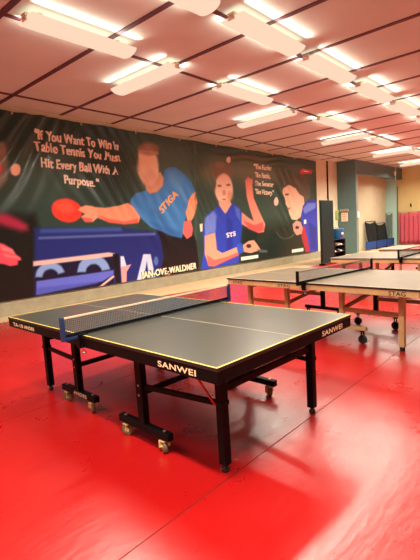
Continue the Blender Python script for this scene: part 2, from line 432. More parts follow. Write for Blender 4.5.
# ------------------------------------------------------------------ banner
ART = [
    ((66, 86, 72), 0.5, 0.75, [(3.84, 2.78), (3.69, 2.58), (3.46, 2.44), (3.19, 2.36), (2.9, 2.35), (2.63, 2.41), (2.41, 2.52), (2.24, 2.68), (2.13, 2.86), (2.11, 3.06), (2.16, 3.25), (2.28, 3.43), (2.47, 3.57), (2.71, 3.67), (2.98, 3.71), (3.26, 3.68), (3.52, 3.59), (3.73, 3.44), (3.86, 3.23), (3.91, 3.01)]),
    ((20, 21, 20), 0.12, 1, [(0.97, 2.08), (2.7, 2.02), (2.78, 1.64), (2.6, -0), (0.72, -0.02)]),
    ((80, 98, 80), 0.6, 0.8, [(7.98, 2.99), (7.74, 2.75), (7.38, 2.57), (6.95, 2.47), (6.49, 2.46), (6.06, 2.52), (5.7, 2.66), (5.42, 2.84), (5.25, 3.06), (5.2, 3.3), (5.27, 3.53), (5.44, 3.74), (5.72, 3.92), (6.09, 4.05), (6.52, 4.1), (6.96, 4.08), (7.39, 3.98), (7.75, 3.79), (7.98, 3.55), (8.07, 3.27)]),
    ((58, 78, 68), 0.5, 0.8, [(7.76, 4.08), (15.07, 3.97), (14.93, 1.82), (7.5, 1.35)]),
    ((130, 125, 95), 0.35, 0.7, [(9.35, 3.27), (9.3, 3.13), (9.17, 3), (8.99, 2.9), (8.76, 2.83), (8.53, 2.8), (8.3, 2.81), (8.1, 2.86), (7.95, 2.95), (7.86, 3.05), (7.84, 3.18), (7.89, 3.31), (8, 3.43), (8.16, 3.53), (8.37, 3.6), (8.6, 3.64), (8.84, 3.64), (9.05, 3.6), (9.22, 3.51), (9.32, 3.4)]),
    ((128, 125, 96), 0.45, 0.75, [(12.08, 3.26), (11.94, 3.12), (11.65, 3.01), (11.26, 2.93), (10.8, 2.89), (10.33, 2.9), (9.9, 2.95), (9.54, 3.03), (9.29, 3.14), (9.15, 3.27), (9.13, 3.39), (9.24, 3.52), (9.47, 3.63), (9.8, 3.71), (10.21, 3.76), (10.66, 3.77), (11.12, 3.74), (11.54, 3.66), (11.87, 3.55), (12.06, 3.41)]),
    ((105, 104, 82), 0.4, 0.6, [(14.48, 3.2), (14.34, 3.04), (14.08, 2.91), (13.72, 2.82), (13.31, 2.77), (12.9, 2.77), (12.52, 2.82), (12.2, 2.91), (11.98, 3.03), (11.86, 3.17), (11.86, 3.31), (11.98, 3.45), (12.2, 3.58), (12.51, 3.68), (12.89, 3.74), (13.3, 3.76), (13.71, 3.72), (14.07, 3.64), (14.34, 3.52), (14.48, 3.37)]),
    ((24, 36, 32), 0.3, 0.8, [(9.68, 1.54), (14.92, 1.61), (14.83, 0.19), (9.56, 0.15)]),
    ((150, 120, 100), 0.06, 0.8, [(1.8, 3.42), (2.21, 3.42), (2.27, 3.28), (2.28, 3.03), (2.2, 2.69), (1.98, 2.45), (1.68, 2.39)]),
    ((225, 80, 85), 0.04, 1, [(2.15, 2.92), (2.14, 2.89), (2.13, 2.86), (2.12, 2.84), (2.1, 2.83), (2.08, 2.82), (2.06, 2.82), (2.05, 2.84), (2.04, 2.86), (2.03, 2.88), (2.03, 2.91), (2.04, 2.94), (2.05, 2.97), (2.07, 2.99), (2.08, 3.01), (2.1, 3.01), (2.12, 3.01), (2.13, 3), (2.14, 2.98), (2.15, 2.95)]),
    ((248, 188, 160), 0.02, 1, [(2.51, 2.91), (2.5, 2.87), (2.48, 2.83), (2.46, 2.81), (2.42, 2.79), (2.39, 2.78), (2.35, 2.79), (2.32, 2.8), (2.3, 2.82), (2.29, 2.86), (2.29, 2.89), (2.3, 2.93), (2.32, 2.96), (2.35, 2.99), (2.38, 3.01), (2.41, 3.02), (2.45, 3.01), (2.48, 3), (2.5, 2.97), (2.51, 2.94)]),
    ((185, 40, 72), 0.09, 0.9, [(1.82, 2.05), (2.12, 2.03), (2.35, 1.92), (2.52, 1.8), (2.51, 1.69), (2.38, 1.68), (2.17, 1.75), (1.8, 1.88)]),
    ((226, 74, 92), 0.02, 1, [(1.73, 1.53), (2, 1.44), (2.16, 1.33), (2.21, 1.22), (2.3, 1.15), (2.32, 1.09), (2.25, 1.08), (2.23, 1), (2.08, 0.99), (1.97, 1.04), (1.68, 1.11)]),
    ((240, 120, 120), 0.02, 1, [(1.94, 1.42), (2.16, 1.31), (2.21, 1.22), (1.96, 1.32)]),
    ((240, 110, 115), 0.02, 1, [(1.96, 1.26), (2.23, 1.18), (2.3, 1.11), (2.01, 1.18)]),
    ((30, 40, 108), 0.06, 1, [(2.66, 1.73), (4.85, 1.65), (6.07, 1.5), (6.2, 1.28), (6.19, 0.79), (5.94, 0.11), (2.5, 0.23)]),
    ((62, 88, 160), 0.05, 0.8, [(2.79, 1.7), (4.85, 1.67), (4.9, 1.57), (2.78, 1.62)]),
    ((110, 125, 180), 0.03, 0.7, [(2.73, 1.54), (5.97, 1.48), (5.96, 1.42), (2.72, 1.49)]),
    ((20, 22, 46), 0.02, 1, [(2.58, 0.94), (4.57, 0.96), (4.5, 0.3), (2.5, 0.27)]),
    ((132, 152, 205), 0.03, 1, [(2.57, 0.71), (2.59, 0.78), (2.62, 0.85), (2.67, 0.9), (2.73, 0.95), (2.8, 0.98), (2.88, 0.99), (2.96, 0.99), (3.03, 0.97), (3.1, 0.93), (3.17, 0.88), (3.21, 0.81), (3.24, 0.74), (3.08, 0.71), (3.07, 0.75), (3.04, 0.78), (3.01, 0.81), (2.97, 0.83), (2.93, 0.84), (2.89, 0.84), (2.85, 0.83), (2.81, 0.82), (2.78, 0.8), (2.75, 0.76), (2.73, 0.73), (2.72, 0.69)]),
    ((132, 152, 205), 0.03, 1, [(3.54, 0.7), (3.57, 0.79), (3.61, 0.88), (3.68, 0.95), (3.77, 1), (3.87, 1.03), (3.97, 1.04), (4.08, 1.03), (4.19, 0.99), (4.28, 0.94), (4.35, 0.86), (4.4, 0.77), (4.43, 0.67), (4.19, 0.66), (4.18, 0.71), (4.15, 0.75), (4.12, 0.79), (4.07, 0.82), (4.02, 0.84), (3.97, 0.84), (3.92, 0.84), (3.87, 0.82), (3.83, 0.8), (3.79, 0.76), (3.77, 0.72), (3.76, 0.68)]),
    ((96, 100, 196), 0.02, 1, [(2.58, 0.62), (4.53, 0.64), (4.52, 0.54), (4.19, 0.41), (2.55, 0.33)]),
    ((70, 76, 170), 0.03, 0.7, [(2.57, 0.48), (4.14, 0.42), (4.02, 0.37), (2.55, 0.33)]),
    ((232, 176, 168), 0.02, 1, [(2.56, 1.04), (4.43, 1.08), (4.6, 1.04), (4.6, 0.98), (2.55, 0.94)]),
    ((232, 176, 168), 0.02, 1, [(2.42, 0.24), (4.07, 0.24), (4.54, 0.47), (4.5, 0.52), (4.06, 0.29), (2.41, 0.29)]),
    ((22, 22, 22), 0.03, 1, [(2.2, 0.24), (6.02, 0.23), (6.01, 0.07), (2.18, 0.04)]),
    ((20, 20, 24), 0.015, 1, [(4.54, 1.03), (4.72, 1.03), (4.71, 0.3), (4.56, 0.29)]),
    ((225, 150, 150), 0.015, 1, [(4.75, 0.69), (5.09, 0.73), (4.92, 0.55), (4.89, 0.3), (4.74, 0.29)]),
    ((205, 205, 228), 0.015, 1, [(4.77, 0.96), (4.87, 0.95), (4.93, 0.7), (4.75, 0.69)]),
    ((196, 196, 226), 0.015, 1, [(5.5, 0.95), (5.74, 0.93), (5.87, 0.17), (5.65, 0.17), (5.63, 0.33), (5.46, 0.33), (5.39, 0.15), (5.16, 0.16)]),
    ((30, 40, 108), 0.015, 1, [(5.6, 0.76), (5.62, 0.47), (5.5, 0.47)]),
    ((90, 120, 185), 0.03, 0.8, [(5.99, 0.72), (5.98, 0.69), (5.97, 0.65), (5.95, 0.63), (5.92, 0.61), (5.9, 0.61), (5.88, 0.62), (5.86, 0.64), (5.84, 0.67), (5.83, 0.7), (5.83, 0.74), (5.84, 0.77), (5.86, 0.81), (5.87, 0.83), (5.9, 0.85), (5.92, 0.85), (5.95, 0.84), (5.97, 0.82), (5.98, 0.8), (5.99, 0.76)]),
    ((26, 25, 28), 0.03, 1, [(6.04, 1.55), (6.92, 1.32), (7.31, 1.53), (7.49, 1.2), (7.56, 0.55), (7.53, 0.31), (5.96, 0.29), (6.19, 0.79), (6.13, 1.28)]),
    ((236, 145, 112), 0.02, 1, [(4.16, 2.16), (4.43, 2.14), (4.84, 2.19), (5.12, 2.26), (5.36, 2.14), (5.5, 1.93), (5.42, 1.76), (4.98, 1.74), (4.51, 1.8), (4.16, 1.93)]),
    ((228, 80, 70), 0.03, 0.8, [(4.17, 1.98), (4.52, 1.88), (4.98, 1.8), (5.4, 1.86), (5.42, 1.76), (4.98, 1.73), (4.51, 1.79)]),
    ((236, 60, 46), 0.02, 1, [(3.8, 2), (3.75, 1.92), (3.67, 1.87), (3.57, 1.83), (3.45, 1.82), (3.34, 1.84), (3.24, 1.88), (3.15, 1.94), (3.1, 2.01), (3.08, 2.09), (3.09, 2.17), (3.13, 2.24), (3.21, 2.3), (3.31, 2.33), (3.42, 2.35), (3.53, 2.34), (3.64, 2.3), (3.73, 2.24), (3.79, 2.17), (3.81, 2.08)]),
    ((246, 110, 85), 0.08, 0.5, [(3.63, 2.11), (3.6, 2.07), (3.55, 2.04), (3.49, 2.03), (3.42, 2.03), (3.35, 2.04), (3.28, 2.06), (3.22, 2.09), (3.19, 2.13), (3.17, 2.17), (3.17, 2.21), (3.2, 2.25), (3.24, 2.28), (3.3, 2.29), (3.37, 2.3), (3.44, 2.29), (3.51, 2.27), (3.57, 2.23), (3.61, 2.19), (3.63, 2.15)]),
    ((240, 152, 122), 0.02, 1, [(3.71, 2.1), (3.79, 2.16), (3.92, 2.2), (4.11, 2.18), (4.23, 2.12), (4.21, 1.91), (4.07, 1.82), (3.88, 1.82), (3.77, 1.94), (3.88, 2)]),
    ((215, 80, 75), 0.02, 0.8, [(3.77, 1.94), (3.95, 1.91), (4.08, 1.89), (4.01, 1.81), (3.86, 1.82)]),
    ((62, 120, 182), 0.02, 1, [(5.18, 2.26), (5.37, 2.49), (5.77, 2.59), (5.96, 2.5), (6.18, 2.58), (6.35, 2.83), (6.45, 3.15), (6.65, 3.24), (6.87, 3.24), (7.25, 3.06), (7.43, 2.87), (7.57, 2.59), (7.31, 2.42), (7.2, 2.07), (7.08, 1.71), (6.92, 1.29), (6.58, 1.36), (6.15, 1.52), (5.81, 1.64), (5.53, 1.85), (5.33, 2.11)]),
    ((95, 150, 205), 0.12, 0.6, [(6.52, 3.1), (6.83, 3.17), (7.11, 2.91), (7.15, 2.5), (6.85, 2.63), (6.56, 2.78)]),
    ((40, 85, 150), 0.08, 0.6, [(5.82, 1.77), (6.34, 1.65), (6.94, 1.46), (6.88, 1.29), (6.32, 1.43)]),
    ((40, 88, 150), 0.08, 0.6, [(5.87, 2.21), (6.13, 2.03), (6.38, 1.65), (6.17, 1.71), (5.84, 1.98)]),
    ((212, 146, 116), 0.03, 1, [(5.76, 2.85), (6.3, 3.09), (6.4, 2.93), (6.34, 2.72), (6.14, 2.56), (5.89, 2.5), (5.77, 2.6)]),
    ((240, 192, 162), 0.06, 1, [(6.25, 3.27), (6.24, 3.11), (6.19, 2.96), (6.11, 2.83), (6.01, 2.75), (5.9, 2.71), (5.79, 2.72), (5.69, 2.78), (5.61, 2.88), (5.55, 3.01), (5.53, 3.16), (5.54, 3.32), (5.59, 3.47), (5.66, 3.59), (5.75, 3.67), (5.86, 3.72), (5.97, 3.71), (6.08, 3.66), (6.16, 3.56), (6.22, 3.43)]),
    ((150, 108, 82), 0.06, 0.9, [(6.3, 3.66), (6.28, 3.61), (6.21, 3.56), (6.12, 3.52), (6.02, 3.5), (5.91, 3.49), (5.8, 3.49), (5.71, 3.51), (5.64, 3.55), (5.6, 3.59), (5.6, 3.64), (5.62, 3.69), (5.68, 3.74), (5.77, 3.78), (5.87, 3.81), (5.98, 3.82), (6.09, 3.82), (6.18, 3.8), (6.26, 3.76), (6.3, 3.72)]),
    ((196, 150, 120), 0.03, 0.7, [(5.61, 3.6), (6.28, 3.61), (6.28, 3.53), (5.6, 3.52)]),
    ((206, 138, 112), 0.14, 0.6, [(6.17, 2.9), (6.17, 2.83), (6.15, 2.76), (6.1, 2.7), (6.04, 2.66), (5.96, 2.63), (5.89, 2.63), (5.82, 2.65), (5.76, 2.69), (5.72, 2.75), (5.69, 2.82), (5.7, 2.89), (5.72, 2.96), (5.77, 3.02), (5.83, 3.06), (5.9, 3.09), (5.98, 3.09), (6.05, 3.07), (6.11, 3.03), (6.15, 2.97)]),
    ((236, 148, 112), 0.02, 1, [(7.35, 2.44), (7.57, 2.59), (7.67, 2.28), (7.52, 1.96), (7.33, 1.73), (7.2, 1.73), (7.15, 2.02)]),
    ((236, 100, 95), 0.02, 1, [(7.04, 1.74), (7.33, 1.79), (7.39, 1.55), (7.33, 1.33), (7.12, 1.25), (6.97, 1.43)]),
    ((235, 120, 120), 0.04, 0.9, [(6.4, 0.27), (6.39, 0.23), (6.37, 0.2), (6.34, 0.17), (6.31, 0.16), (6.27, 0.16), (6.24, 0.17), (6.21, 0.19), (6.18, 0.22), (6.17, 0.26), (6.17, 0.3), (6.18, 0.33), (6.2, 0.36), (6.22, 0.39), (6.26, 0.4), (6.3, 0.4), (6.33, 0.39), (6.36, 0.37), (6.39, 0.34), (6.4, 0.31)]),
    ((92, 98, 78), 0.02, 0.8, [(7.69, 4.05), (7.74, 4.05), (7.51, 1.2), (7.48, 1.2)]),
    ((224, 215, 190), 0.01, 1, [(7.7, 1.66), (7.82, 1.67), (7.81, 1.44), (7.71, 1.43)]),
    ((128, 100, 78), 0.07, 0.95, [(9.43, 3.27), (9.4, 3.19), (9.31, 3.11), (9.19, 3.04), (9.04, 3), (8.88, 2.98), (8.72, 2.98), (8.59, 3.01), (8.48, 3.07), (8.42, 3.13), (8.4, 3.21), (8.43, 3.29), (8.51, 3.37), (8.62, 3.43), (8.77, 3.48), (8.92, 3.5), (9.08, 3.5), (9.23, 3.47), (9.34, 3.42), (9.41, 3.35)]),
    ((140, 112, 88), 0.05, 0.8, [(9.02, 3.46), (9, 3.43), (8.97, 3.4), (8.91, 3.37), (8.84, 3.35), (8.77, 3.34), (8.69, 3.34), (8.63, 3.35), (8.58, 3.37), (8.55, 3.4), (8.54, 3.43), (8.55, 3.46), (8.59, 3.49), (8.64, 3.52), (8.71, 3.54), (8.78, 3.55), (8.86, 3.55), (8.92, 3.54), (8.98, 3.52), (9.01, 3.5)]),
    ((238, 195, 168), 0.02, 1, [(9.34, 3.64), (9.34, 3.61), (9.32, 3.58), (9.29, 3.56), (9.26, 3.54), (9.22, 3.53), (9.19, 3.54), (9.16, 3.55), (9.14, 3.57), (9.12, 3.59), (9.12, 3.62), (9.13, 3.66), (9.15, 3.68), (9.17, 3.71), (9.21, 3.72), (9.24, 3.73), (9.27, 3.73), (9.3, 3.72), (9.33, 3.7), (9.34, 3.67)]),
    ((242, 192, 164), 0.05, 1, [(9.38, 2.74), (9.36, 2.59), (9.29, 2.45), (9.18, 2.34), (9.05, 2.26), (8.91, 2.24), (8.78, 2.26), (8.66, 2.32), (8.57, 2.42), (8.51, 2.55), (8.5, 2.7), (8.52, 2.84), (8.59, 2.98), (8.68, 3.09), (8.81, 3.16), (8.94, 3.2), (9.08, 3.18), (9.21, 3.12), (9.3, 3.02), (9.36, 2.89)]),
    ((110, 84, 70), 0.02, 0.8, [(8.81, 2.81), (8.8, 2.8), (8.79, 2.78), (8.76, 2.78), (8.73, 2.77), (8.7, 2.77), (8.67, 2.77), (8.64, 2.77), (8.62, 2.78), (8.6, 2.79), (8.6, 2.8), (8.6, 2.81), (8.62, 2.82), (8.64, 2.83), (8.67, 2.84), (8.71, 2.84), (8.74, 2.84), (8.77, 2.84), (8.79, 2.83), (8.81, 2.82)]),
    ((110, 84, 70), 0.02, 0.8, [(9.25, 2.85), (9.25, 2.84), (9.23, 2.83), (9.21, 2.82), (9.18, 2.82), (9.15, 2.81), (9.12, 2.81), (9.09, 2.82), (9.07, 2.83), (9.06, 2.84), (9.05, 2.85), (9.06, 2.86), (9.07, 2.87), (9.1, 2.88), (9.13, 2.88), (9.16, 2.89), (9.19, 2.89), (9.22, 2.88), (9.24, 2.88), (9.25, 2.87)]),
    ((176, 86, 80), 0.015, 0.8, [(9.01, 2.39), (9, 2.38), (8.99, 2.38), (8.96, 2.37), (8.93, 2.37), (8.9, 2.36), (8.86, 2.37), (8.83, 2.37), (8.81, 2.37), (8.8, 2.38), (8.79, 2.39), (8.8, 2.4), (8.81, 2.41), (8.84, 2.41), (8.87, 2.42), (8.9, 2.42), (8.94, 2.42), (8.97, 2.42), (8.99, 2.41), (9, 2.4)]),
    ((185, 120, 98), 0.02, 0.6, [(9, 2.6), (8.99, 2.57), (8.98, 2.54), (8.96, 2.52), (8.93, 2.51), (8.91, 2.5), (8.89, 2.5), (8.86, 2.52), (8.85, 2.54), (8.84, 2.56), (8.84, 2.59), (8.85, 2.62), (8.86, 2.65), (8.88, 2.67), (8.9, 2.68), (8.93, 2.69), (8.95, 2.68), (8.97, 2.67), (8.99, 2.65), (9, 2.62)]),
    ((226, 166, 140), 0.03, 1, [(8.63, 2.31), (9.17, 2.38), (9.31, 2.19), (8.98, 1.94), (8.69, 2)]),
    ((46, 66, 178), 0.02, 1, [(8.03, 1.92), (8.37, 2.07), (8.62, 2.22), (8.93, 1.94), (9.32, 2.29), (9.57, 2.19), (9.77, 1.99), (9.8, 1.66), (9.64, 1.08), (9.47, 0.33), (8.3, 0.29), (7.62, 0.27), (7.81, 0.88), (7.81, 1.42)]),
    ((118, 136, 212), 0.05, 0.85, [(7.94, 1.83), (8.37, 2.04), (8.49, 1.88), (8.4, 1.39), (7.89, 1.3)]),
    ((90, 112, 200), 0.04, 0.8, [(9.41, 2.19), (9.67, 2.09), (9.69, 1.67), (9.49, 1.87)]),
    ((30, 40, 130), 0.08, 0.5, [(8.98, 1.88), (9.27, 1.68), (9.19, 0.78), (8.86, 0.55)]),
    ((240, 156, 130), 0.02, 1, [(7.89, 1.3), (8.38, 1.38), (8.42, 0.84), (8.68, 0.72), (9.41, 0.86), (9.49, 0.59), (8.8, 0.46), (8.26, 0.35), (7.99, 0.38), (7.84, 0.76)]),
    ((226, 80, 76), 0.03, 0.7, [(7.93, 0.72), (8.28, 0.54), (8.87, 0.58), (9.5, 0.69), (9.49, 0.57), (8.75, 0.43), (8.17, 0.33), (7.94, 0.42)]),
    ((52, 84, 192), 0.012, 1, [(9.41, 0.94), (9.68, 0.99), (9.79, 0.67), (9.49, 0.61)]),
    ((232, 150, 125), 0.015, 1, [(9.73, 0.9), (10.08, 1.02), (10.37, 1.03), (10.53, 0.89), (10.75, 0.66), (10.51, 0.64), (10.16, 0.6), (9.79, 0.67)]),
    ((60, 30, 34), 0.02, 0.9, [(10.21, 0.84), (10.2, 0.82), (10.18, 0.8), (10.14, 0.79), (10.1, 0.78), (10.06, 0.78), (10.01, 0.79), (9.97, 0.8), (9.94, 0.82), (9.92, 0.84), (9.92, 0.86), (9.93, 0.88), (9.95, 0.9), (9.98, 0.91), (10.02, 0.92), (10.07, 0.92), (10.11, 0.91), (10.15, 0.9), (10.19, 0.88), (10.2, 0.86)]),
    ((84, 84, 88), 0.01, 1, [(10.51, 0.7), (11.12, 0.63), (11.18, 0.54), (10.69, 0.58)]),
    ((236, 140, 120), 0.03, 1, [(10.05, 3.05), (10.25, 3.14), (10.42, 3.06), (10.45, 2.73), (10.48, 2.46), (10.74, 2.05), (11.1, 1.56), (10.99, 1.28), (10.68, 1.26), (10.17, 1.42), (9.74, 1.6), (9.77, 1.99), (10.14, 1.79), (10.42, 1.68), (10.22, 2.12), (10.09, 2.49)]),
    ((226, 70, 72), 0.03, 0.8, [(9.85, 1.7), (10.47, 1.54), (10.95, 1.63), (11.02, 1.35), (10.68, 1.26), (10.11, 1.42)]),
    ((228, 220, 205), 0.008, 1, [(9.62, 0.51), (10.59, 0.51), (10.58, 0.4), (9.61, 0.39)]),
    ((110, 60, 56), 0.03, 0.5, [(8.48, 2.86), (8.43, 2.49), (8.55, 2.24), (8.6, 2.26), (8.48, 2.5), (8.54, 2.86)]),
    ((196, 130, 108), 0.08, 0.6, [(9.37, 2.51), (9.36, 2.46), (9.33, 2.42), (9.3, 2.39), (9.25, 2.37), (9.2, 2.36), (9.15, 2.37), (9.1, 2.39), (9.07, 2.42), (9.05, 2.46), (9.05, 2.5), (9.06, 2.55), (9.09, 2.59), (9.12, 2.62), (9.17, 2.64), (9.22, 2.65), (9.27, 2.64), (9.32, 2.62), (9.35, 2.59), (9.37, 2.55)]),
    ((236, 120, 105), 0.02, 1, [(10.13, 3.05), (10.23, 3.19), (10.28, 2.99)]),
    ((236, 130, 112), 0.02, 1, [(10.36, 3.03), (10.45, 3.15), (10.48, 2.93)]),
    ((96, 86, 74), 0.05, 0.95, [(12.28, 2.86), (12.66, 3.2), (13.33, 3.42), (13.95, 3.34), (14.41, 3), (14.47, 2.6), (14.12, 2.27), (13.64, 2.27), (13.37, 2.81), (12.77, 2.83)]),
    ((242, 184, 154), 0.025, 1, [(12.42, 2.86), (12.79, 2.98), (13.29, 2.89), (13.58, 2.66), (13.89, 2.55), (13.95, 2.19), (13.77, 1.96), (13.6, 1.76), (13.28, 1.65), (12.91, 1.68), (12.74, 1.89), (12.65, 2.12), (12.48, 2.27), (12.54, 2.49), (12.37, 2.64)]),
    ((150, 80, 68), 0.015, 0.8, [(12.58, 2.12), (12.87, 2.14), (12.86, 2.06), (12.64, 2.04)]),
    ((80, 60, 52), 0.02, 0.9, [(12.78, 2.63), (12.77, 2.62), (12.75, 2.6), (12.73, 2.6), (12.69, 2.59), (12.65, 2.59), (12.61, 2.59), (12.57, 2.59), (12.55, 2.6), (12.53, 2.61), (12.52, 2.62), (12.53, 2.63), (12.55, 2.64), (12.58, 2.65), (12.61, 2.66), (12.65, 2.66), (12.69, 2.66), (12.73, 2.66), (12.76, 2.65), (12.78, 2.64)]),
    ((50, 60, 168), 0.02, 1, [(13.79, 2.19), (14.21, 2.44), (14.71, 2.44), (15.05, 2.36), (14.96, 0.26), (14.23, 0.3), (14.02, 0.82), (13.73, 1.4), (13.6, 1.76)]),
    ((116, 134, 208), 0.05, 0.8, [(13.78, 2.08), (14.2, 2.32), (14.88, 2.32), (14.86, 2.11), (13.93, 1.88)]),
    ((30, 36, 110), 0.1, 0.6, [(14.23, 1.55), (14.9, 1.28), (14.84, 0.35), (14.32, 0.39)]),
    ((176, 40, 58), 0.02, 1, [(13.57, 1.33), (13.89, 1.4), (14.1, 0.82), (14.23, 0.32), (13.9, 0.34), (13.62, 0.93)]),
    ((218, 142, 128), 0.02, 1, [(12.97, 1.5), (13.28, 1.63), (13.59, 1.56), (13.73, 1.32), (13.63, 1.09), (13.24, 1.05), (13.03, 1.23)]),
    ((60, 30, 34), 0.02, 0.9, [(13.45, 1.35), (13.45, 1.33), (13.42, 1.32), (13.39, 1.3), (13.34, 1.3), (13.3, 1.29), (13.25, 1.3), (13.21, 1.31), (13.17, 1.32), (13.15, 1.34), (13.15, 1.36), (13.16, 1.38), (13.18, 1.4), (13.21, 1.41), (13.26, 1.42), (13.3, 1.42), (13.35, 1.41), (13.39, 1.4), (13.43, 1.39), (13.45, 1.37)]),
    ((240, 240, 235), 0.01, 1, [(13.83, 1.64), (14.03, 1.65), (14.04, 1.49), (13.84, 1.48)]),
    ((84, 84, 76), 0.012, 0.8, [(11.8, 1.24), (11.99, 1.06), (12.35, 0.94), (12.8, 0.97), (13.11, 1.1), (13.07, 1.13), (12.77, 1.01), (12.36, 0.97), (12.03, 1.08), (11.85, 1.25)]),
    ((244, 196, 178), 0.015, 1, [(12.01, 2.36), (12, 2.31), (11.98, 2.26), (11.95, 2.23), (11.9, 2.2), (11.86, 2.2), (11.82, 2.2), (11.78, 2.23), (11.75, 2.26), (11.74, 2.31), (11.73, 2.35), (11.74, 2.4), (11.77, 2.45), (11.8, 2.48), (11.84, 2.51), (11.89, 2.51), (11.93, 2.51), (11.97, 2.49), (11.99, 2.45), (12.01, 2.41)]),
    ((228, 220, 205), 0.008, 1, [(12.86, 0.52), (13.71, 0.52), (13.7, 0.39), (12.85, 0.39)]),
    ((206, 48, 52), 0.012, 1, [(13.64, 3.52), (13.89, 3.67), (14.21, 3.65), (14.7, 3.64), (14.61, 3.51), (14.11, 3.47), (13.72, 3.43)]),
    ((240, 225, 215), 0.006, 1, [(13.96, 3.59), (14.37, 3.59), (14.36, 3.55), (13.96, 3.55)]),
]
BANNER_TEXT = [
    ('\u201cIf You Want To Win In', (2.868, 3.556), (4.981, 3.529), 0.206, (250, 212, 190), 0.007),
    ('Table Tennis You Must', (2.853, 3.321), (4.997, 3.251), 0.205, (250, 212, 190), 0.007),
    ('Hit Every Ball With A', (2.958, 2.995), (4.889, 2.933), 0.201, (250, 212, 190), 0.007),
    ('Purpose.\u201d', (3.45, 2.673), (4.316, 2.622), 0.193, (250, 212, 190), 0.007),
    ('\u201cThe Harder', (10.597, 3.44), (11.663, 3.455), 0.172, (250, 216, 192), 0.008),
    ('The Battle,', (10.627, 3.164), (11.544, 3.164), 0.173, (250, 216, 192), 0.008),
    ('The Sweeter', (10.604, 2.883), (11.748, 2.874), 0.174, (250, 216, 192), 0.008),
    ('The Victory.\u201d', (10.598, 2.599), (11.726, 2.588), 0.174, (250, 216, 192), 0.008),
    ('JAN-OVE-WALDNER', (5.39, 0.324), (7.431, 0.365), 0.179, (245, 222, 190), 0.006),
    ('SYS', (8.944, 1.196), (9.385, 1.238), 0.147, (236, 228, 228), 0.008),
    ('STIGA', (6.249, 1.987), (6.896, 2.478), 0.2, (236, 160, 80), 0.01),
]
def wrinkle(x, z):
    """depth of the creases in the hanging vinyl (metres)"""
    d = 0.010 * np.sin(x * 1.9 + 0.6 * np.sin(z * 1.3)) * np.clip((4.05 - z) / 3.5, 0, 1)
    for cx, cz, rx, rz, ang, wl, am in (
            (5.0, 3.05, 1.1, 0.8, -1.02, 0.30, 0.020), (2.6, 3.75, 0.9, 0.5, 1.05, 0.28, 0.020),
            (1.9, 3.0, 0.9, 0.9, 0.95, 0.42, 0.014), (8.0, 2.7, 0.8, 0.9, -1.05, 0.26, 0.017),
            (6.2, 2.0, 0.9, 0.8, -0.9, 0.4, 0.010), (12.6, 2.6, 0.9, 0.9, -0.85, 0.42, 0.014), (10.6, 3.8, 2.0, 0.25, 0.06, 0.22, 0.012)):
        u = (x - cx) / rx; w = (z - cz) / rz
        g = np.exp(-(u * u + w * w))
        nx, nz = -math.sin(ang), math.cos(ang)
        s = (x - cx) * nx + (z - cz) * nz
        d = d + 2.1 * am * g * np.sin(2 * math.pi * s / wl + 1.3 * np.sin(3 * (x - cx)))
    return d

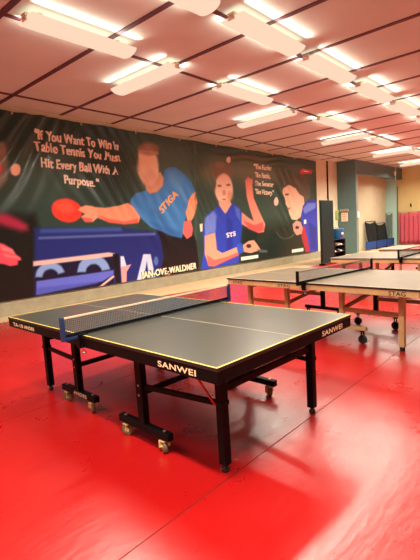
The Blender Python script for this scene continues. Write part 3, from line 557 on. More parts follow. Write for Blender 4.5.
def make_banner():
    xs = np.concatenate([np.arange(0.2, 2.6, 0.02), np.arange(2.6, 5.2, 0.012), np.arange(5.2, 8.0, 0.02), np.arange(8.0, 15.0, 0.032), [15.0]])
    zs = np.arange(0.30, 4.06, 0.0145)
    XX, ZZ = np.meshgrid(xs, zs)
    img = np.empty(XX.shape + (3,))
    img[:] = (44, 64, 57)
    def inside(px, pz, poly):
        r = np.zeros(px.shape, bool)
        n = len(poly); j = n - 1
        for i in range(n):
            xi, zi = poly[i]; xj, zj = poly[j]
            if zi != zj:
                c = ((zi > pz) != (zj > pz)) & (px < (xj - xi) * (pz - zi) / (zj - zi) + xi)
                r ^= c
            j = i
        return r
    def edge_distance(px, pz, poly):
        d = np.full(px.shape, 1e9)
        n = len(poly)
        for i in range(n):
            ax, az = poly[i]; bx, bz = poly[(i + 1) % n]
            vx, vz = bx - ax, bz - az
            L = vx * vx + vz * vz
            t = np.clip(((px - ax) * vx + (pz - az) * vz) / L, 0, 1) if L > 0 else 0
            d = np.minimum(d, (px - ax - t * vx) ** 2 + (pz - az - t * vz) ** 2)
        return np.sqrt(d)
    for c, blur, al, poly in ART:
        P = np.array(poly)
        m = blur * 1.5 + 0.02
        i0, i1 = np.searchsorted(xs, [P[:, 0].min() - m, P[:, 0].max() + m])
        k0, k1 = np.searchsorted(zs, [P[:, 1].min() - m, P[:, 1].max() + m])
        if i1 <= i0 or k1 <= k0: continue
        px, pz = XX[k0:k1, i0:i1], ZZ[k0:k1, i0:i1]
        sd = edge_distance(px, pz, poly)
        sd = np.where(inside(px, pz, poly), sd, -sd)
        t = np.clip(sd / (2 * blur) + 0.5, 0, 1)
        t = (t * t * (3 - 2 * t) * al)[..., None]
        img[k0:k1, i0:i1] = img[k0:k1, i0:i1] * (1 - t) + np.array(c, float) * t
    def stamp(s, L, R, h, c, bold, grow=0.0, al=1.0):
        P, T = text_shape(s, bold)
        L = np.array(L); R = np.array(R)
        dx = R - L; W = np.hypot(*dx); ux = dx / W; un = np.array([-ux[1], ux[0]])
        lx = (XX - L[0]) * ux[0] + (ZZ - L[1]) * ux[1]
        lz = (XX - L[0]) * un[0] + (ZZ - L[1]) * un[1]
        hit = np.zeros(XX.shape)
        Q = np.array(P) * (W, h)
        for off in ((-1, -.5), (0, -.5), (1, -.5), (-1, .5), (0, .5), (1, .5)):
            ox, oz = off[0] * (0.003 + grow), off[1] * (0.003 + grow)
            one = np.zeros(XX.shape, bool)
            for t in T:
                a, b_, c_ = Q[list(t)]
                x0, x1 = min(a[0], b_[0], c_[0]), max(a[0], b_[0], c_[0])
                z0, z1 = min(a[1], b_[1], c_[1]), max(a[1], b_[1], c_[1])
                cx = L + ux * (x0 + x1) / 2 + un * (z0 + z1) / 2
                rr = 0.5 * math.hypot(x1 - x0, z1 - z0) + 0.03
                i0, i1 = np.searchsorted(xs, [cx[0] - rr, cx[0] + rr]); k0, k1 = np.searchsorted(zs, [cx[1] - rr, cx[1] + rr])
                px = lx[k0:k1, i0:i1] + ox; pz = lz[k0:k1, i0:i1] + oz
                d1 = (b_[0] - a[0]) * (pz - a[1]) - (b_[1] - a[1]) * (px - a[0])
                d2 = (c_[0] - b_[0]) * (pz - b_[1]) - (c_[1] - b_[1]) * (px - b_[0])
                d3 = (a[0] - c_[0]) * (pz - c_[1]) - (a[1] - c_[1]) * (px - c_[0])
                one[k0:k1, i0:i1] |= ((d1 >= 0) & (d2 >= 0) & (d3 >= 0)) | ((d1 <= 0) & (d2 <= 0) & (d3 <= 0))
            hit = np.maximum(hit, one * al) if grow else hit + one / 6
        hit = hit[..., None]
        img[:] = img * (1 - hit) + np.array(c, float) * hit
    for s, L, R, h, c, bold in BANNER_TEXT:
        if s.startswith('JAN'):
            stamp(s, (L[0] + .012, L[1] - .01), (R[0] + .012, R[1] - .01), h, (30, 24, 24), 0.0, bold + .03)
        stamp(s, L, R, h, c, 0.0, bold)
    g = img / 255.0
    g = np.where(g <= 0.04045, g / 12.92, ((g + 0.055) / 1.055) ** 2.4)
    g = np.clip(g * (1.0, 1.22, 1.25), 0, 0.9)
    nz, nx = XX.shape
    D = wrinkle(XX, ZZ)
    sag = 0.02 * np.abs(np.sin(XX * math.pi / 1.55)) * np.clip((ZZ - 3.6) / 0.45, 0, 1) ** 2
    yy = YW - 0.055 - D
    V = np.stack([XX, yy, ZZ - sag], -1).reshape(-1, 3)
    idx = np.arange(nz * nx).reshape(nz, nx)
    F = np.stack([idx[:-1, :-1], idx[:-1, 1:], idx[1:, 1:], idx[1:, :-1]], -1).reshape(-1, 4)
    me = bpy.data.meshes.new('banner')
    me.from_pydata(V.tolist(), [], F.tolist())
    at = me.color_attributes.new('print', 'FLOAT_COLOR', 'POINT')
    rgba = np.ones((nz * nx, 4)); rgba[:, :3] = g.reshape(-1, 3)
    at.data.foreach_set('color', rgba.ravel())
    me.polygons.foreach_set('use_smooth', [True] * len(F))
    m = bpy.data.materials.new('printed_vinyl')
    m.use_nodes = True
    nt = m.node_tree
    bs = nt.nodes['Principled BSDF']
    a = nt.nodes.new('ShaderNodeAttribute'); a.attribute_name = 'print'
    nt.links.new(a.outputs['Color'], bs.inputs['Base Color'])
    bs.inputs['Roughness'].default_value = 0.26
    bs.inputs['Specular IOR Level'].default_value = 0.4
    me.materials.append(m)
    o = bpy.data.objects.new('banner', me)
    COL.objects.link(o)
    mo = o.modifiers.new('thickness', 'SOLIDIFY'); mo.thickness = 0.002; mo.offset = 1
    tag(o, 'long dark printed table tennis banner hanging along the beige wall', 'banner')
    x = 0.9
    while x < 15:
        t = MB()
        z = 4.03
        t.cyl((x, YW - 0.066, z - 0.03), (x, YW - 0.052, z - 0.03), 0.022, 0.022, 12, 1)
        t.tube([(x, YW - 0.064, z - 0.03), (x + 0.01, YW - 0.04, z + 0.05), (x - 0.01, YW - 0.004, z + 0.10)], 0.006, 6, 0)
        t.build('tie_cord', [M['tape_white'], M['steel']], o)
        x += 1.55
    return o
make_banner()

# ------------------------------------------------------------------ table tennis tables
HX, HY, TOP = 0.7625, 1.37, 0.76

def caster(name, loc, parent, axis=(1, 0, 0), R=0.045, mats=None):
    b = MB()
    ax = Vector(axis).normalized()
    x, y, z = loc                                       # z: underside of the beam
    c = Vector((x, y, R))
    b.lathe(c - ax * 0.016, ax, [(0, R * 0.86), (0.004, R), (0.028, R), (0.032, R * 0.86)], 24, 1)
    b.lathe(c - ax * 0.019, ax, [(0, R * 0.4), (0.038, R * 0.4)], 16, 2)
    for s in (-1, 1):
        p = c + ax * (0.024 * s)
        q = Vector((x, y, z - 0.012)) + ax * (0.024 * s)
        b.bar(q, p - Vector((0, 0, 0.006)), 0.004 if abs(ax.x) > .5 else 0.03, 0.03 if abs(ax.x) > .5 else 0.004, 0, 0.001, up=ax)
    b.box((x, y, z - 0.012), (0.055, 0.055, 0.008), 0, 0.002)
    b.cyl((x, y, z - 0.012), (x, y, z), 0.014, 0.014, 12, 0)
    b.cyl(c - ax * 0.03, c + ax * 0.03, 0.006, 0.006, 10, 0)
    return b.build(name, mats or [M['brass'], M['wheel'], M['wheel_hub']], parent)

def top_half(sgn, mats, lw):
    """one half of the playing surface: slab, edge lines and centre line"""
    b = MB()
    y0, y1 = (0.002, HY) if sgn > 0 else (-HY, -0.002)
    b.box((0, (y0 + y1) / 2, TOP - 0.0115), (2 * HX, y1 - y0, 0.021), 3, 0.003)
    b.box((0, (y0 + y1) / 2, TOP - 0.001), (2 * HX - 0.004, y1 - y0 - 0.003, 0.002), 0, 0.0)
    t = TOP + 0.0004
    for sx in (-1, 1):
        b.box((sx * (HX - lw / 2 - 0.002), (y0 + y1) / 2, t), (lw, y1 - y0 - 0.004, 0.0008), 1, 0.0)
    ye = y1 if sgn > 0 else y0
    b.box((0, ye - sgn * (lw / 2 + 0.002), t), (2 * HX - 0.004 - 2 * lw, lw, 0.0008), 1, 0.0)
    b.box((0, (y0 + y1) / 2, t), (0.004, y1 - y0 - 0.004 - lw, 0.0008), 2, 0.0)
    return b

def apron_half(sgn, z0, z1, th, inset, letters, mats_n=2):
    b = MB()
    y0, y1 = (0.004, HY - inset) if sgn > 0 else (-HY + inset, -0.004)
    zc, h = (z0 + z1) / 2, z1 - z0
    X = HX - inset
    for sx in (-1, 1):
        b.box((sx * (X - th / 2), (y0 + y1) / 2, zc), (th, y1 - y0, h), 0, 0.003)
    ye = y1 - th / 2 if sgn > 0 else y0 + th / 2
    b.box((0, ye, zc), (2 * X - 2 * th, th, h), 0, 0.003)
    yi = y0 + th / 2 if sgn > 0 else y1 - th / 2
    b.box((0, yi, zc), (2 * X - 2 * th, th, h), 0, 0.003)
    for s, face, at, w, hh in letters:
        if face == '-x':      # read from the side where x is smallest; runs toward -y
            b.text(s, w, hh, (-X, at, z0 + (h - hh) / 2), (0, -1, 0), (0, 0, 1), 1)
        elif face == '-y':
            b.text(s, w, hh, (at, -HY + inset, z0 + (h - hh) / 2), (1, 0, 0), (0, 0, 1), 1)
        elif face == '+x':
            b.text(s, w, hh, (X, at, z0 + (h - hh) / 2), (0, 1, 0), (0, 0, 1), 1)
        elif face == '+y':
            b.text(s, w, hh, (at, HY - inset, z0 + (h - hh) / 2), (-1, 0, 0), (0, 0, 1), 1)
    return b

def net(label, root_loc, rz, post_m, cord_m, tape_m, bottom_m, cat='net'):
    r = empty('table_tennis_net', root_loc, rz, label, cat)
    PX = HX + 0.137
    z0 = TOP
    for s in (-1, 1):
        p = MB()
        p.box((s * PX, 0, z0 + 0.078), (0.03, 0.03, 0.158), 0, 0.004)
        p.box((s * (PX - 0.05), 0, z0 - 0.008), (0.13, 0.03, 0.022), 0, 0.004)
        pp = p.build('post', post_m, r)
        c = MB()
        c.box((s * (HX - 0.005), 0, z0 + 0.007), (0.07, 0.06, 0.010), 0, 0.002)
        c.box((s * (HX + 0.024), 0, z0 - 0.03), (0.014, 0.06, 0.075), 0, 0.002)
        c.box((s * (HX - 0.005), 0, z0 - 0.088), (0.07, 0.05, 0.010), 0, 0.002)
        c.box((s * (HX + 0.024), 0, z0 - 0.076), (0.012, 0.05, 0.03), 0, 0.002)
        c.cyl((s * (HX - 0.012), 0, z0 - 0.128), (s * (HX - 0.012), 0, z0 - 0.068), 0.006, 0.006, 10, 1)
        c.lathe((s * (HX - 0.012), 0, z0 - 0.142), (0, 0, 1), [(0, 0.010), (0.003, 0.018), (0.012, 0.018), (0.015, 0.010)], 16, 1)
        c.build('clamp', [M['black_steel'], M['steel']], r)
    n = MB()
    cord = 0.0009
    nx = int(2 * (PX - 0.012) / 0.0155)
    for i in range(nx + 1):
        xx = -PX + 0.012 + 2 * (PX - 0.012) * i / nx
        n.box((xx, 0, z0 + 0.077), (2 * cord, 2 * cord, 0.140), 0, 0.0)
    for j in range(1, 9):
        n.box((0, 0, z0 + 0.012 + 0.0152 * j), (2 * (PX - 0.012), 2 * cord, 2 * cord), 0, 0.0)
    nn = n.build('netting', cord_m, r)
    t = MB(); t.box((0, 0, z0 + 0.1455), (2 * (PX - 0.011), 0.008, 0.014), 0, 0.002); t.build('top_tape', tape_m, r)
    t = MB(); t.box((0, 0, z0 + 0.014), (2 * (PX - 0.011), 0.006, 0.024), 0, 0.002); t.build('bottom_cord', bottom_m, r)
    return r

def make_black_table(loc, rz):
    r = empty('table_tennis_table', loc, rz,
              'black-framed table tennis table with yellow edge line and dark green top, closest to the camera', 'table')
    mats = [M['top_green'], M['yellow_line'], M['white_line'], M['black_edge']]
    for s in (-1, 1):
        top_half(s, mats, 0.010).build('tabletop', mats, r)
    lt = [('SANWEI', '-x', -0.882, 0.325, 0.036), ('SANWEI', '-y', 0.32, 0.298, 0.037)]
    apron_half(-1, 0.668, 0.738, 0.03, 0.003, lt).build('apron', [M['black_steel'], M['letter_cream']], r)
    lt = [('TA-10', '-x', 1.261, 0.22, 0.034), ('ANDES', '-x', 1.016, 0.205, 0.030)]
    apron_half(1, 0.668, 0.738, 0.03, 0.003, lt).build('apron', [M['black_steel'], M['letter_cream']], r)
    # outer legs with levelling feet, inner legs standing on wheeled beams
    for s in (-1, 1):
        yo = s * 1.153
        xo = 0.512
        yi = -0.47 if s < 0 else 0.53
        xi = 0.598 if s < 0 else 0.540
        for sx in (-1, 1):
            b = MB(); b.box((sx * xo, yo, 0.365), (0.054, 0.058, 0.634), 0, 0.004)
            b.box((sx * xo, yo, 0.44), (0.062, 0.068, 0.03), 0, 0.003)
            leg = b.build('leg', M['black_steel'], r)
            f = MB(); f.lathe((sx * xo, yo, 0), (0, 0, 1), [(0, 0.020), (0.004, 0.024), (0.022, 0.024), (0.03, 0.016), (0.05, 0.010)], 18)
            f.build('levelling_foot', M['black_plastic'], leg)
            b = MB(); b.box((sx * xi, yi, 0.41), (0.052, 0.066, 0.52), 0, 0.004)
            for zz in (0.36, 0.43):
                b.cyl((sx * xi - 0.029, yi, zz), (sx * xi + 0.029, yi, zz), 0.008, 0.008, 10, 1)
            b.build('inner_leg', [M['black_steel'], M['steel']], r)
            b = MB(); b.box((sx * xi, yi, 0.125), (0.05, 0.56, 0.052), 0, 0.004)
            for dy in (-0.22, 0.22):
                b.cyl((sx * xi, yi + dy, 0.15), (sx * xi, yi + dy, 0.158), 0.011, 0.011, 12, 1)
            if s > 0:
                if sx < 0:
                    b.text('ANDES', 0.22, 0.032, (sx * xi - 0.025, yi + 0.06, 0.109), (0, -1, 0), (0, 0, 1), 2, 0.0)
            beam = b.build('wheel_beam', [M['black_steel'], M['steel'], M['letter_cream']], r)
            for dy in (-0.21, 0.21):
                caster('caster', (sx * xi + 0.0, yi + dy, 0.099), beam, (math.cos(0.5 * dy * 5), math.sin(0.5 * dy * 5), 0))
            b = MB(); b.bar((sx * (xo if s < 0 else xo), yo, 0.43), (sx * xi, yi, 0.42), 0.022, 0.036, 0, 0.003)
            b.build('side_rail', M['black_steel'], r)
        b = MB(); b.box((0, yo, 0.522), (2 * xo - 0.05, 0.03, 0.045), 0, 0.003); b.build('crossbar', M['black_steel'], r)
        b = MB(); b.box((0, yi, 0.37), (2 * xi - 0.04, 0.028, 0.038), 0, 0.003); b.build('crossbar', M['black_steel'], r)
    b = MB(); b.bar((-0.545, -0.905, 0.645), (-0.545, -1.132, 0.425), 0.010, 0.014, 0, 0.002)
    tag(b.build('safety_strap', M['red_strap'], r), 'red diagonal locking strap')
    return r

DL = math.radians(-2.0)
c0 = Matrix.Rotation(DL, 3, 'Z') @ Vector((HX, HY, 0))
make_black_table((c0.x, c0.y, 0), DL)
net('navy-posted net with white top tape stretched across the black table', (c0.x, c0.y, 0), DL, M['net_blue'], M['net_cord'], M['tape_white'], M['tape_black'])

def make_wood_table(loc, rz, label, letters):
    r = empty('table_tennis_table', loc, rz, label, 'table')
    mats = [M['top_grey'], M['white_line'], M['white_line'], M['black_edge']]
    for s in (-1, 1):
        top_half(s, mats, 0.018).build('tabletop', mats, r)
        apron_half(s, 0.672, 0.738, 0.035, 0.012, [l for l in letters if (l[2] > 0) == (s > 0)]).build('apron', [M['wood'], M['letter_black']], r)
        yo, yi = (1.25, 0.56) if s > 0 else (-1.03, -0.285)
        for sx, xo in ((-1, 0.40), (1, 0.46)):
            wm = M['wood'] if sx < 0 else M['black_steel']
            b = MB(); b.box((sx * xo, yo, 0.36), (0.06, 0.06, 0.63), 0, 0.004)
            leg = b.build('leg', M['wood'], r)
            f = MB(); f.lathe((sx * xo, yo, 0), (0, 0, 1), [(0, 0.026), (0.02, 0.030), (0.046, 0.026)], 16); f.build('levelling_foot', M['black_plastic'], leg)
            b = MB(); b.box((sx * xo, yi, 0.43), (0.055, 0.055, 0.48), 0, 0.004)
            b.build('inner_leg', wm, r)
            b = MB(); b.bar((sx * xo, yo, 0.40), (sx * xo, yi, 0.40), 0.03, 0.05, 0, 0.003)
            b.build('side_rail', M['wood_tan'], r)
            b = MB(); b.box((sx * xo, yi, 0.19), (0.05, 0.64, 0.045), 0, 0.004)
            beam = b.build('wheel_beam', wm, r)
            for q in (-0.27, 0.27):
                caster('caster', (sx * xo, yi + q, 0.1675), beam, (1, 0.25 * q, 0), 0.055, [M['black_steel'], M['black_plastic'], M['black_edge']])
        b = MB(); b.bar((-0.40, yi, 0.40), (0.46, yi, 0.52), 0.03, 0.045, 0, 0.003); b.build('crossbar', M['wood_tan'], r)
        b = MB(); b.bar((-0.40, yo, 0.60), (0.46, yo, 0.60), 0.03, 0.045, 0, 0.003); b.build('crossbar', M['wood_tan'], r)
    return r

S_ROT = math.radians(-6.5)
S_LOC = (3.778, 1.10, 0)
stag = make_wood_table(S_LOC, S_ROT, 'grey-topped table tennis table on pale wooden legs behind the black table',
                       [('STAG', '-x', -1.045, 0.18, 0.045), ('STAG', '-x', 1.25, 0.18, 0.038), ('STAG', '-x', 0.43, 0.20, 0.034)])
net('black-posted net stretched across the pale wooden table', S_LOC, S_ROT, M['black_steel'], M['net_cord'], M['tape_grey'], M['tape_black'])
M['top_pink_reflection'] = mat('table_top_pink_reflection', (196, 92, 80), 0.4, spec=0.3, noise=0.05, nscale=5)  # pink of the curtain's reflection put into the table top's colour
FAR = ((7.13, 1.12, 0), (9.47, 1.02, 0))
plain = make_wood_table(FAR[0], 0.0, 'pale-framed table tennis table behind the grey-topped table, half hidden by it', [])
net('black-posted net on the table behind the grey-topped table', FAR[0], 0.0, M['black_steel'], M['net_cord_black'], M['tape_black'], M['tape_black'])
last_table = copy_tree(plain)
last_table.location = FAR[1]
last_table['label'] = 'table tennis table with curtain reflection coloured into its top, farthest away, near the blue barriers and pink curtain'
for ch in kids(last_table):
    if ch.name.startswith('tabletop'):
        ch.data = ch.data.copy(); ch.data.materials[0] = M['top_pink_reflection']
net('net on the farthest table, near the pink curtain', FAR[1], 0.0, M['black_steel'], M['net_cord_black'], M['tape_black'], M['tape_black'])

# ------------------------------------------------------------------ far corner: board, rack, barriers, curtain
b = MB()
b.box((12.45, 5.56, 1.14), (0.98, 0.05, 2.22), 0, 0.008)
r = empty('freestanding_board', (12.45, 5.56, 0), 0, 'tall dark green freestanding board past the right end of the banner', 'board')
b = MB(); b.box((0, 0, 1.15), (0.98, 0.045, 2.20), 0, 0.008); b.build('panel', M['dark_green'], r)
b = MB()
for s in (-1, 1):
    b2 = MB(); b2.box((s * 0.42, 0.0, 0.03), (0.06, 0.22, 0.06), 0, 0.006); b2.build('foot', M['black_steel'], r)
b = MB(); b.tube([(-0.44, -0.024, 0.12), (-0.44, -0.024, 2.2)], 0.01, 8); b.build('edge_trim', M['black_steel'], r)

# shoe rack with boxes
r = empty('storage_rack', (13.68, 5.85, 0), 0, 'black storage rack with white shoes beside the dark green board', 'rack')
b = MB(); b.box((0, 0.19, 0.45), (0.92, 0.02, 0.72), 0, 0.004); b.build('back_panel', M['black_plastic'], r)
for s in (-1, 1):
    b = MB(); b.box((s * 0.46, 0, 0.42), (0.025, 0.40, 0.84), 0, 0.004); b.build('side_panel', M['black_plastic'], r)
for z in (0.10, 0.36, 0.60, 0.825):
    b = MB(); b.box((0, 0, z), (0.895, 0.40, 0.022), 0, 0.004); b.build('shelf', M['black_plastic'], r)

def shoe(loc, rz, m, label):
    b = MB()
    # sole and upper lofted along the foot
    secs = [(-0.135, 0.030, 0.060), (-0.12, 0.036, 0.088), (-0.06, 0.036, 0.092), (-0.01, 0.036, 0.078), (0.04, 0.044, 0.058), (0.09, 0.048, 0.048), (0.125, 0.038, 0.040), (0.142, 0.014, 0.022)]
    n = 10; vs = []
    for x_, w, h in secs:
        for i in range(n):
            t = 2 * math.pi * i / n
            vs.append((x_, w * math.cos(t), 0.016 + (h - 0.016) * (0.5 + 0.5 * math.sin(t))))
    fs = []
    for j in range(len(secs) - 1):
        for i in range(n):
            fs.append((j * n + i, j * n + (i + 1) % n, (j + 1) * n + (i + 1) % n, (j + 1) * n + i))
    fs += [tuple(range(n)), tuple(range((len(secs) - 1) * n, len(secs) * n))]
    b.add(vs, fs, 0, True)
    o = b.build('shoe', m)
    s = MB()
    pts = [(-0.135, 0.030), (-0.06, 0.036), (0.0, 0.036), (0.06, 0.046), (0.11, 0.044), (0.145, 0.018)]
    ring = [(x_, w) for x_, w in pts] + [(x_, -w) for x_, w in reversed(pts)]
    k_ = len(ring)
    s.add([(x_, y_, 0) for x_, y_ in ring] + [(x_, y_, 0.018) for x_, y_ in ring],
          [tuple(range(k_)), tuple(range(k_, 2 * k_))] + [(i, (i + 1) % k_, k_ + (i + 1) % k_, k_ + i) for i in range(k_)])
    s.build('sole', M['white_plastic'], o)
    o.location = loc; o.rotation_euler = (0, 0, rz)
    return tag(o, label, 'shoe', 'shoes by the storage rack')
for i, (dx, z, dy, m, w) in enumerate(((-0.30, 0.371, -.05, 'shoe_white', 'white shoe at the near end of the rack middle shelf'),
                                (-0.02, 0.611, -.05, 'shoe_white', 'white shoe in the centre of the rack upper shelf'),
                                (0.22, 0.611, -.05, 'shoe_white', 'white shoe at the far end of the rack upper shelf'),
                                (0.20, 0.371, -.05, 'shoe_white', 'white shoe at the far end of the rack middle shelf'))):
    shoe((13.68 + dx, 5.85 + dy, z), -1.9, M[m], w)
shoe((13.2, 5.45, 0), 2.7, M['shoe_white'], 'white shoe on the floor in front of the storage rack')
shoe((13.62, 5.5, 0), 2.3, M['shoe_pink'], 'pinkish shoe on the floor in front of the storage rack')

r = empty('storage_tub', (13.86, 5.85, 0.838), 0, 'blue plastic tub standing on top of the black storage rack', 'tub')
b = MB(); b.lathe((0, 0, 0), (0, 0, 1), [(0, 0.20), (0.01, 0.215), (0.34, 0.245), (0.36, 0.262), (0.385, 0.262), (0.385, 0.235), (0.05, 0.205)], 32); b.build('body', M['blue_plastic'], r)
b = MB(); b.box((-0.06, -0.240, 0.2), (0.16, 0.02, 0.07), 0, 0.004); tag(b.build('label_patch', M['white_plastic'], r), 'white label patch')
b = MB(); b.tube([(-0.22, -0.02, 1.30 - 0.838), (-0.10, -0.02, 1.26 - 0.838), (0.05, -0.02, 1.27 - 0.838)], 0.02, 8); 
b.tube([(0.05, -0.02, 1.27 - 0.838), (0.12, -0.02, 0.33)], 0.02, 8); b.build('handle', M['yellow_cloth'], r)

# cloth hung over the edge of the board
b = MB()
n, mm = 10, 8
vs = []
for j in range(mm + 1):
    for i in range(n + 1):
        u = i / n - 0.5; w = j / mm
        vs.append((0.32 * u * (1 - 0.35 * w), -0.02 - 0.03 * math.sin(9 * u + 2 * w), -0.34 * w - 0.05 * abs(u)))
b.add(vs, [(j * (n + 1) + i, j * (n + 1) + i + 1, (j + 1) * (n + 1) + i + 1, (j + 1) * (n + 1) + i) for j in range(mm) for i in range(n)], 0, True)
o = b.build('hanging_cloth', M['green_cloth'])
o.modifiers.new('thickness', 'SOLIDIFY').thickness = 0.006
o.location = (13.12, 5.50, 1.90)
tag(o, 'small olive green cloth hanging off the edge of the dark green board', 'cloth')

# notice holder and switch box on the pillar
r = empty('notice_board', (17.06, 6.97, 1.48), 0, 'small cream notice sheet on the slate green pillar', 'notice')
b = MB(); b.box((-0.012, 0, 0.2), (0.024, 0.30, 0.40), 0, 0.004); b.build('backing', M['paper'], r)
b = MB()
for i in range(4):
    b.box((-0.0255, 0.0, 0.08 + 0.075 * i), (0.002, 0.2 - 0.03 * (i % 2), 0.022), 0, 0.0)
b.build('printed_patch', M['paper_print'], r)
b = MB(); b.box((-0.03, 0.0, 0.50), (0.06, 0.40, 0.11), 0, 0.006); b.build('ledge', M['cement'], r)
r = empty('switch_box', (17.15, 6.415, 1.62), 0, 'white switch box on the front edge of the pillar', 'switch')
b = MB(); b.box((0.02, -0.03, 0.12), (0.16, 0.06, 0.26), 0, 0.008); b.build('casing', M['white_plastic'], r)
b = MB(); b.box((0.02, -0.064, 0.12), (0.05, 0.01, 0.08), 0, 0.002); b.build('switch', M['lamp_body'], r)
b = MB(); b.cyl((16.08, YW - 0.03, 2.3), (16.08, YW - 0.03, CEIL - 0.02), 0.03, 0.03, 12)
for z in (2.6, 3.3, 3.9): b.box((16.08, YW - 0.02, z), (0.12, 0.03, 0.04), 0, 0.003)
tag(b.build('wall_pipe', M['black_steel']), 'thin dark vertical pipe on the beige wall above the green board', 'pipe')
b = MB(); b.cyl((X1 - 0.05, 6.66, 0.0), (X1 - 0.05, 6.66, 3.15), 0.025, 0.025, 12)
b.cyl((X1 - 0.05, 6.66, 3.15), (X1 - 0.05, 6.66, 3.2), 0.04, 0.04, 12)
tag(b.build('net_pole', M['slate']), 'thin dark upright pole between pale blue strip and yellow wall', 'pole')
b = MB(); b.tube([(22.0, 6.36, CEIL - 0.01), (22.0, 6.36, 3.75), (22.03, 6.38, 3.5), (22.2, 6.40, 3.45)], 0.018, 8)
b.box((22.0, 6.38, 3.82), (0.14, 0.08, 0.2), 0, 0.01)
tag(b.build('ceiling_drop_cable', M['white_plastic']), 'white cable dropping from ceiling in front of the slate green lintel', 'cable')

# folding barriers and ball nets
def barrier(loc, rz, w, h, m, label):
    r = empty('barrier', loc, rz, label, 'barrier', 'low court barriers')
    b = MB()
    b.tube([(-w / 2, 0, 0.0), (-w / 2, 0, h), (w / 2, 0, h), (w / 2, 0, 0.0)], 0.012, 8)
    for s in (-1, 1):
        b.bar((s * (w / 2 - 0.2), -0.14, 0.012), (s * (w / 2 - 0.2), 0.14, 0.012), 0.03, 0.024)
    b.build('frame', M['black_steel'], r)
    b = MB(); b.box((0, 0, h / 2 + 0.02), (w - 0.02, 0.02, h - 0.06), 0, 0.008); b.build('panel', m, r)
    return r
barrier((19.62, 6.76, 0), 0, 1.35, 0.42, M['navy_fabric'], 'low blue barrier along the beige recess wall, under the near ball net')
barrier((21.02, 6.76, 0), 0, 1.35, 0.42, M['navy_fabric'], 'low blue barrier along the beige recess wall, middle of the three blue ones')
barrier((22.3, 6.76, 0), 0, 1.16, 0.42, M['navy_fabric'], 'low blue barrier along the beige recess wall, nearest the pink curtain')
barrier((14.6, 2.1, 0), math.pi / 2, 1.4, 0.42, M['navy_fabric'], 'low navy barrier seen under the tables, away from the wall')

def ball_net(loc, rz, w, h, lean, cell, label, m, frame_m):
    r = empty('ball_net', loc, rz, label, 'ball net', 'ball catching nets')
    f = MB()
    f.tube([(-w / 2, 0, 0.018), (-w / 2, lean, h), (w / 2, lean, h), (w / 2, 0, 0.018), (-w / 2, 0, 0.018)], 0.018, 8)
    f.build('frame', frame_m, r)
    n = MB()
    c = 0.004
    nx, nz = int(w / cell), int(h / cell)
    def P(u, t):
        belly = 0.03 * math.sin(math.pi * t) * (0.7 + 0.3 * math.sin(9 * u))
        return (w * (u - 0.5), lean * t + belly, 0.018 + (h - 0.018) * t - 0.12 * math.sin(math.pi * u) * t)
    for i in range(nx + 1):
        n.tube([P(i / nx, j / 6) for j in range(7)], c, 4)
    for j in range(nz + 1):
        n.tube([P(i / 8, j / nz) for i in range(9)], c, 4)
    n.build('mesh_netting', m, r)
    return r
ball_net((20.62, 6.99, 0), 0, 1.36, 1.40, 0.2, 0.019, 'black ball catching net leaning on the recess wall, beside the slate green pillar', M['black_net'], M['black_steel'])
ball_net((22.02, 6.99, 0), 0, 1.36, 1.28, 0.2, 0.019, 'black ball catching net leaning on the recess wall, nearer the pink curtain', M['black_net'], M['black_steel'])
ball_net((22.95, 7.06, 0), -math.pi / 2, 0.36, 1.80, 0.08, 0.03, 'tall grey see-through ball net standing at the pale blue strip', M['net_cord_black'], M['steel'])

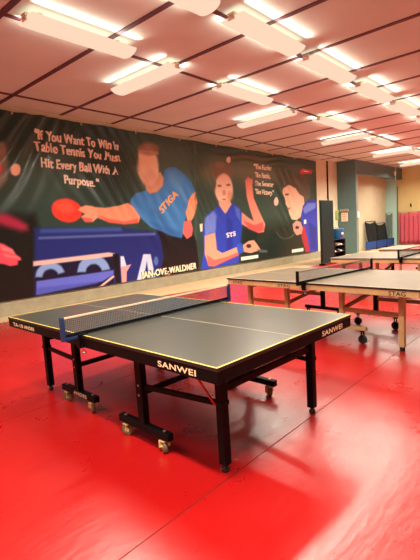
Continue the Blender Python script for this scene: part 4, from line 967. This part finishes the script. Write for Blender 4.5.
# curtain on a rail
r = empty('curtain', (X1 - 0.13, 5.2, 0), 0, 'pleated pink curtain hanging on the yellow end wall', 'curtain')
b = MB()
n = 180; W = 2.75
vs = []
rows = 8
for j in range(rows + 1):
    t = j / rows
    for i in range(n + 1):
        u = i / n
        a_ = 0.055 * (0.7 + 0.5 * t)
        vs.append((-0.02 + a_ * math.sin(2 * math.pi * u * 12 + 0.9 * math.sin(5 * u + t)), W * (0.5 - u), 1.78 - 1.70 * t - 0.05 * math.sin(math.pi * ((u * 5) % 1)) * (1 - t)))
b.add(vs, [(j * (n + 1) + i, j * (n + 1) + i + 1, (j + 1) * (n + 1) + i + 1, (j + 1) * (n + 1) + i) for j in range(rows) for i in range(n)], 0, True)
o = b.build('drape', M['curtain_pink'], r)
o.modifiers.new('thickness', 'SOLIDIFY').thickness = 0.004
b = MB(); b.tube([(0.0, -W / 2 - 0.05, 1.79), (0, W / 2 + 0.05, 1.79)], 0.012, 8); b.build('rail', M['steel'], r)
# hook on the yellow wall
b = MB(); b.box((X1 - 0.03, 5.98, 2.16), (0.06, 0.05, 0.16), 0, 0.01); b.bar((X1 - 0.04, 5.98, 2.2), (X1 - 0.12, 5.9, 2.05), 0.03, 0.03)
tag(b.build('wall_hook', M['black_steel']), 'small dark hook on the yellow end wall above the curtain', 'hook')

# ------------------------------------------------------------------ camera
cam = bpy.data.cameras.new('camera')
cam.sensor_fit = 'HORIZONTAL'
cam.sensor_width = 36.0
cam.lens = 425.47 / 420 * 36
cam.clip_end = 200
co = bpy.data.objects.new('camera', cam)
COL.objects.link(co)
Rr = Vector((0.66376575, -0.74552874, -0.06001606)); Rd = Vector((-0.12719536, -0.03344362, -0.99131371)); Rf = Vector((0.7370457, 0.66563385, -0.11702652))
mw = Matrix.Identity(4)
for i in range(3):
    mw[i][0] = Rr[i]; mw[i][1] = -Rd[i]; mw[i][2] = -Rf[i]
mw[0][3], mw[1][3], mw[2][3] = -1.58197, -1.41775, 1.47237
co.matrix_world = mw
SC.camera = co

w = bpy.data.worlds.new('world')
SC.world = w
w.use_nodes = True
w.node_tree.nodes['Background'].inputs['Color'].default_value = (0.9, 0.8, 0.7, 1)
w.node_tree.nodes['Background'].inputs['Strength'].default_value = 0.1
SC.view_settings.view_transform = 'Standard'
SC.view_settings.look = 'None'
SC.view_settings.exposure = EXPOSURE
SC.view_settings.gamma = 1.0
SC.view_settings.use_curve_mapping = False
